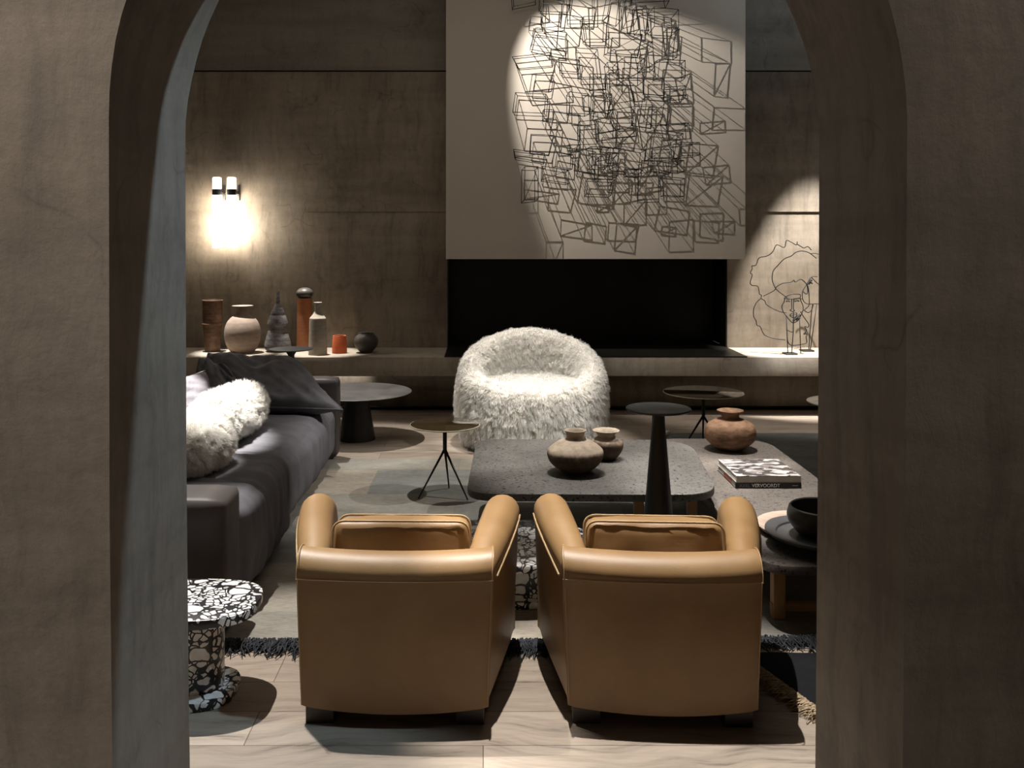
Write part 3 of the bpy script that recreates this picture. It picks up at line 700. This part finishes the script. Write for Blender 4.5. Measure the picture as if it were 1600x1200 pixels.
def pillow(name, label, corners, thick, mat, n=30, wr=.02, seed=0, piping=None, cat='cushion', sag=.0, pinch=.9):
    BL, BR, TR, TL = [Vector(c) for c in corners]; cen = (BL+BR+TR+TL)/4
    t = thing(name, label, cat, cen)
    nr = (BR-BL).cross(TL-BL).normalized(); V = []; F = []; N = n+1; ed = []
    for side in (1, -1):
        for i in range(N):
            for j in range(N):
                u, v = i/n, j/n; a, b = 2*u-1, 2*v-1
                p = BL*(1-u)*(1-v)+BR*u*(1-v)+TR*u*v+TL*(1-u)*v
                p = p+(cen-p)*.07*((1-a*a)*(abs(b)**6)+(1-b*b)*(abs(a)**6))*0+(cen-p)*.06*((1-a*a)*abs(b)**4+(1-b*b)*abs(a)**4)
                h = thick*((1-a**4)*(1-b**4))**.6
                f = noise.fractal(Vector((a*2.2+seed, b*1.6, seed)), .9, 2, 3)*wr*((1-a**4)*(1-b**4))**.4
                rd = abs(noise.noise(Vector((a*2.6+b*1.7+seed*3, b*.8-a*.4, 4))))*wr*2.0*((1-a**6)*(1-b**6))
                p = p+nr*side*h/2+nr*(f-rd+wr*.3)*(1 if side > 0 else .3)-Vector((0, 0, sag))*(1-b*b)*(1-a*a)*side
                V.append(p-cen)
                if side > 0 and (i in (0, n) or j in (0, n)): ed.append(p-cen)
    for s_ in (0, 1):
        for i in range(n):
            for j in range(n):
                k = s_*N*N+i*N+j; F.append((k, k+N, k+N+1, k+1) if s_ == 0 else (k, k+1, k+N+1, k+N))
    bm = bmesh.new(); vs_ = [bm.verts.new(v) for v in V]
    for f in F: bm.faces.new([vs_[i] for i in f])
    bmesh.ops.remove_doubles(bm, verts=bm.verts[:], dist=.0004); bm.verts.index_update()
    V2 = [v.co[:] for v in bm.verts]; F2 = [[v.index for v in f.verts] for f in bm.faces]; bm.free()
    o = mk('cover', V2, F2, mat, t)
    if piping:
        idx = [(i, 0) for i in range(N)]+[(n, j) for j in range(1, N)]+[(i, n) for i in range(n-1, -1, -1)]+[(0, j) for j in range(n-1, 0, -1)]
        G().tube([V[i*N+j] for i, j in idx], .006, 6, True).put('piping', piping, t)
    return t, V2, F2
pillow('slouchy_cushion', 'large slumped dark grey cushion leaning on the far arm of the sofa', [(-1.98, 6.18, .50), (-.95, 6.28, .47), (-1.32, 6.70, .74), (-1.98, 6.68, .80)], .26, M['suede'], 40, .045, 3.1, M['suede'])
pillow('folded_cushion', 'blue grey folded cushion behind the upper white fur cushion', [(-1.93, 6.0, .50), (-1.42, 5.98, .50), (-1.75, 6.33, .76), (-1.97, 6.45, .80)], .16, M['suede'], 30, .03, 7.7, M['suede'])
pillow('lilac_cushion', 'pale lilac grey cushion with dark piping leaning at the sofa back', [(-1.86, 5.05, .50), (-1.74, 6.02, .50), (-1.83, 6.10, .765), (-2.06, 5.05, .75)], .20, M['suede2'], 26, .015, 5.2, M['black'])
def furpillow(label, c, half, rot, count, power=2.6):
    t = thing('fur_cushion', label, 'cushion', c, 0, 'white fur cushions on the sofa')
    bm = bmesh.new(); bmesh.ops.create_icosphere(bm, subdivisions=4, radius=1); Mr = rot
    for v in bm.verts:
        p = v.co.copy(); k = (abs(p.x)**power+abs(p.y)**power+abs(p.z)**power)**(-1/power); p *= k
        q = Vector((p.x*half[0], p.y*half[1], p.z*half[2]))*(1+.08*noise.noise(p*1.7+Vector(c))); v.co = Mr @ q
    bm.verts.index_update(); V = [v.co[:] for v in bm.verts]; F = [[v.index for v in f.verts] for f in bm.faces]; bm.free()
    mk('hide', V, F, M['hide'], t); fur('fur', V, F, t, count, .058, .0012, .35, clumpn=900); return t
furpillow('fluffy white fur cushion farther along the sofa seat', (-1.50, 5.50, .610), (.10, .40, .125), Matrix.Rotation(R(-8), 3, 'Z') @ Matrix.Rotation(R(-16), 3, 'Y'), 50000)
furpillow('fluffy white fur cushion nearest the sofa arm', (-1.50, 4.58, .612), (.20, .26, .130), Matrix.Rotation(R(-12), 3, 'Z') @ Matrix.Rotation(R(-10), 3, 'Y'), 50000)

# ------------------------------------------------------------------ sheepskin armchair
t = thing('sheepskin_armchair', 'round armchair covered in long white sheepskin in front of the fireplace', 'armchair', (.385, 7.42, 0))
NT = 72; V = []; F = []; rx, ry = .575, .50
for i in range(NT):
    th = 2*PI*i/NT; cb = (1-math.cos(th))/2        # 0 at the front, 1 at the back
    H = .515+.355*cb**1.25; wall = .15
    ex = math.sin(th); ey = -math.cos(th)
    R0 = 1/((abs(ex/rx)**2.4+abs(ey/ry)**2.4)**(1/2.4))
    zi = max(H-.08, .445); side = min(1, cb*3)
    prof = [(.0, .03), (.80, .03), (.86, .06), (.93, .15), (.985, .28), (1.0, .40), (1.0, min(.5, H-.07)), (.99, H-.05)]
    P = [(r*R0, z) for r, z in prof]
    P = [(r*(1-.16*max(0, (z-.5)/.45)**1.3), z) for r, z in P]
    rt = P[-1][0]
    P += [(rt-.03, H-.012), (rt-.075, H), (rt-.12, H-.02), (rt-wall, max(H-.07, .503)), (rt-wall-.015, max(.62*H, .498)), (rt-wall-.03, .494), (rt*.45, .500), (0.0, .502)]
    for (r, z) in P: V.append((ex*max(r, .0), ey*max(r, .0)+.03*(z > .5)*cb, z))
m_ = len(P)
for i in range(NT):
    k = (i+1) % NT
    for j in range(m_-1): F.append((i*m_+j, k*m_+j, k*m_+j+1, i*m_+j+1))
bm = bmesh.new(); vs_ = [bm.verts.new(v) for v in V]
for f in F: bm.faces.new([vs_[i] for i in f])
bmesh.ops.remove_doubles(bm, verts=bm.verts[:], dist=.0004); bmesh.ops.recalc_face_normals(bm, faces=bm.faces[:]); bm.verts.index_update()
V = [v.co[:] for v in bm.verts]; F = [[v.index for v in f.verts] for f in bm.faces]; bm.free()
mk('shell', V, F, M['hide'], t)
fur('fur', V, F, t, 230000, lambda P: .050+.045*np.clip((.50-P[:, 2])/.4, 0, 1), .0012, .9, mask=lambda P: P[:, 2] > .045, clumpn=2600, curl=.30)

# ------------------------------------------------------------------ side tables
def tripod(label, cx, cy, z, r, jz, feet, mat, group='glass tripod tables', fz=.009):
    t = thing('tripod_table', label, 'side table', (cx, cy, fz), 0, group); z -= fz; jz -= fz
    G().lathe([(.001, z-.010), (r-.003, z-.010), (r, z-.006), (r, z-.002), (r-.003, z), (.001, z)], 72).put('table_top', mat, t)
    G().tube([(r*1.001*math.cos(2*PI*i/72), r*1.001*math.sin(2*PI*i/72), z-.0045) for i in range(72)], .0035, 6, True).put('rim', M['edge'], t)
    G().tube([(0, 0, z-.010), (0, 0, jz)], .013, 12).put('stem', M['black'], t)
    for fx, fy in feet: G().tube([(fx*.03, fy*.03, jz+.02), (fx, fy, .0025)], [.0085, .0045], 8).put('leg', M['black'], t)
    return t
tripod('small bronze glass tripod table in front of the sheepskin armchair', -.243, 5.885, .464, .2185, .277, [(-.163, -.078), (.020, .172), (.147, -.108)], M['bronze'])
tripod('bronze glass tripod table behind the rust brown pot', (1099-755)/1450*7.1, 7.1, .465, .300, .255, [(-.20, -.10), (.045, .21), (.14, -.16)], M['bronze'], fz=.0175)
tripod('glass tripod table with its top coloured as if lit white, half hidden by the right side of the arch', 2.66, 6.72, .455, .30, .26, [(-.18, -.12), (.045, .21), (.17, -.13)], M['lit_top'], fz=.0175)
t = thing('cone_table', 'round grey table on a thick black cone base behind the sofa', 'side table', (-1.03, 7.57, 0))
G().lathe([(.001, .374), (.36, .374), (.44, .384), (.446, .389), (.44, .393), (.001, .393)], 80).put('table_top', M['top_dark'], t)
G().lathe([(.001, .0), (.150, .0), (.150, .008), (.098, .30), (.086, .374), (.001, .374)], 48).put('cone_base', M['cone'], t)
t = thing('pedestal_table', 'tall slim charcoal pedestal table in front of the stone coffee table', 'side table', (.812, 4.30, .009))
G().lathe([(.001, .838), (.145, .838), (.150, .842), (.150, .846), (.147, .849), (.001, .849)], 64).put('table_top', M['coal'], t)
G().lathe([(.001, 0), (.098, 0), (.098, .006), (.060, .42), (.030, .78), (.028, .838), (.001, .838)], 40).put('cone_base', M['coal'], t)
t = thing('disc_table', 'small round charcoal disc table standing behind the sofa cushions', 'side table', ((455-755)/1450*7.45, 7.45, 0))
G().lathe([(.001, .742), (.165, .744), (.174, .749), (.174, .752), (.001, .754)], 56).put('table_top', M['coal'], t)
G().lathe([(.001, 0), (.13, 0), (.13, .006), (.06, .03), (.028, .10), (.026, .70), (.05, .742), (.001, .742)], 32).put('stem', M['coal'], t)

# ------------------------------------------------------------------ terrazzo tables
def terrazzo(label, cx, cy, a, b, z, pa, ba, z0=0, n=3.0):
    t = thing('terrazzo_table', label, 'side table', (cx, cy, z0), 0, 'black and white terrazzo tables')
    G().slab(superell(a, b, n), z-.034, z, .004).put('table_top', M['terrazzo'], t)
    G().slab(superell(pa[0], pa[1], 2.4), .032, z-.034, .001).put('pedestal', M['terrazzo'], t)
    G().slab(superell(ba[0], ba[1], n), 0, .032, .004).put('base', M['terrazzo'], t)
terrazzo('black and white terrazzo table at the lower left beside the arch', -1.11, 3.36, .30, .20, .340, (.17, .10), (.22, .155))
terrazzo('low black and white terrazzo table between the armchairs and the coffee table', .07, 4.285, .44, .33, .235, (.28, .17), (.34, .21), .010, 2.7)

# ------------------------------------------------------------------ coffee tables
t = thing('coffee_table', 'dark lava stone coffee table with rounded corners, raised above its neighbour', 'coffee table', (.58, 5.12, .010))
ox, oy = .58, 5.12
ol = roundpoly([(-.085-ox, 4.52-oy), (1.15-ox, 4.50-oy), (1.27-ox, 5.72-oy), (-.04-ox, 5.74-oy)], [.16, .22, .30, .14], 10)
G().slab(ol, .350, .390, .007).put('stone_top', M['lava'], t)
for lx, ly in ((.05, 4.74), (.80, 4.78), (1.07, 4.76), (.06, 5.52), (1.05, 5.52)): G().box(lx-ox-.024, lx-ox+.024, ly-oy-.024, ly-oy+.024, 0, .31, .003).put('leg', M['wood'], t)
g = G().box(.05-ox, 1.07-ox, 4.75-oy, 4.78-oy, .31, .35); g.box(.05-ox, 1.07-ox, 5.50-oy, 5.53-oy, .31, .35); g.box(.04-ox, .07-ox, 4.75-oy, 5.53-oy, .31, .35); g.box(1.05-ox, 1.08-ox, 4.75-oy, 5.53-oy, .31, .35)
g.put('frame', M['wood'], t, False)
t = thing('coffee_table', 'long brown lava stone coffee table on the right carrying books, pot and trays', 'coffee table', (1.5, 5.0, .010))
ox, oy = 1.5, 5.0
ol = roundpoly([(1.155-ox, 3.80-oy), (1.86-ox, 3.80-oy), (1.88-ox, 6.20-oy), (1.155-ox, 6.22-oy)], [.14, .16, .24, .16], 10)
G().slab(ol, .250, .290, .007).put('stone_top', M['lava2'], t)
for lx, ly in ((1.27, 4.0), (1.75, 4.0), (1.27, 5.95), (1.75, 5.95)): G().box(lx-ox-.026, lx-ox+.026, ly-oy-.026, ly-oy+.026, 0, .25, .003).put('leg', M['wood'], t)
G().box(1.24-ox, 1.78-ox, 3.985-oy, 4.015-oy, .03, .065, .003).put('rail', M['wood'], t)
G().box(1.24-ox, 1.78-ox, 5.935-oy, 5.965-oy, .03, .065, .003).put('rail', M['wood'], t)

# pots on the coffee tables
ZA = .4004
t, s_ = pot('clay_pot', 'wide weathered clay pot with flared mouth on the dark coffee table', 'pot', 899, 738, ZA, [(12, 0), (24, 4), (38, 15), (43.5, 26), (43.8, 33), (40, 39), (26, 49), (15.5, 53), (13.5, 57), (15, 62), (17, 66)], M['c_old'], wob=.02)
pot('clay_pot', 'smaller weathered clay pot behind the wide one on the coffee table', 'pot', 947, 717, ZA, [(9, 0), (16, 2), (24, 12), (27, 21), (25, 28), (15, 34), (13, 37), (17, 43), (21, 45)], M['c_old'], wob=.02)
pot('clay_pot', 'round rust brown clay pot with flared neck behind the books', 'pot', 1141, 702, .3004, [(12, 0), (22, 3), (36, 14), (39.5, 26), (36, 38), (24, 46), (15, 49), (13.5, 53), (15, 57), (20.5, 61)], M['c_old2'], wob=.025)

# books
def book(name, label, x0, x1, y0, y1, z, th, spine, cover, rz):
    cx_, cy_ = (x0+x1)/2, (y0+y1)/2
    t = thing(name, label, 'book', (cx_, cy_, z), rz); hx, hy = (x1-x0)/2, (y1-y0)/2
    G().box(-hx+.004, hx-.004, -hy+.004, hy-.005, .003, th-.003).put('pages', M['paper'], t, False)
    G().box(-hx, hx, -hy, hy, 0, .003).put('back_cover', spine, t, False)
    G().box(-hx, hx, -hy, hy, th-.003, th).put('front_cover', cover, t, False)
    G().box(-hx, hx, -hy, -hy+.004, .003, th-.003).put('spine', spine, t, False)
    return t
bx0, bx1, by0, by1 = 1.352, 1.706, 4.975, 5.36
tb = book('book', 'black spined book below the white one on the right coffee table', bx0, bx1, by0, by1, .3006, .030, M['spine_b'], M['spine_b'], 0)
hy = (by1-by0)/2
mw = Matrix.Translation((-.155, -hy-.0004, .0075)) @ Matrix.Rotation(R(90), 4, 'X')
_, w1 = text_mesh('title', 'AXEL', .024, M['letter_g'], tb, mw)
mw = Matrix.Translation((-.155+w1+.010, -hy-.0004, .0075)) @ Matrix.Rotation(R(90), 4, 'X')
text_mesh('title', 'VERVOORDT', .0255, M['letter'], tb, mw)
G().box(.128, .158, -hy-.0008, -hy, .0145, .0162).put('publisher_mark', M['letter'], tb, False)
G().box(-.1745, -.1715, -.10, .06, .006, .026).put('red_jacket_edge', M['red'], tb, False)
m = Mat('printed_photo_cover', (.6, .6, .6), .25, 0, .5)
co = m.coord((11, 22, 1), rot=(0, 0, .35))
v = m.n('ShaderNodeTexVoronoi', feature='F1'); v.distance = 'MANHATTAN'; v.inputs['Scale'].default_value = 1.3; L(m.nt, co, v.inputs['Vector'])
sp_ = m.n('ShaderNodeSeparateColor'); L(m.nt, v.outputs['Color'], sp_.inputs[0])
nn = m.noise(m.coord((3, 14, 1), rot=(0, 0, -.3)), 2.2, 3, .5)
m.color(m.mix(m.ramp(sp_.outputs[0], [(.26, (.06, .055, .055)), (.34, (.22, .20, .20)), (.48, (.46, .43, .42)), (.7, (.54, .53, .53))], 'CONSTANT'), m.ramp(nn, [(.42, .25), (.5, 1.0)]), .6, 'MULTIPLY')); M['cover'] = m.m
tw = book('book', 'thick book with a white photo cover lying on top of the black book', bx0+.004, bx1-.002, by0+.004, by1-.004, .3308, .036, M['spine_w'], M['cover'], R(.6))

# trays and bowl
def tray(label, cx, cy, z, r, mat, foot):
    t = thing('tray', label, 'tray', (cx, cy, z))
    G().lathe([(.001, 0), (foot, 0), (foot, .008), (r*.93, .012), (r, .026), (r, .032), (r*.97, .034), (r*.80, .022), (r*.78, .014), (.001, .012)], 72).put('dish', mat, t); return t
tray('round pale wooden tray on the front end of the brown stone table', 1.485, 4.245, .3004, .228, M['traywood'], .19)
tray('round dark wooden tray overlapping the pale tray and holding the black bowl', 1.475, 4.045, .3358, .238, M['traydark'], .17)
t = thing('bowl', 'deep black clay bowl standing on the dark wooden tray', 'bowl', (1.49, 4.05, .3478))
P = smoothprof([(.075, 0), (.115, .012), (.150, .055), (.158, .085), (.150, .118), (.146, .124)])
G().lathe([(.001, 0)]+P+[(.142, .127), (.138, .122), (.146, .085), (.136, .05), (.09, .018), (.001, .014)], 56).put('body', M['bowl'], t)
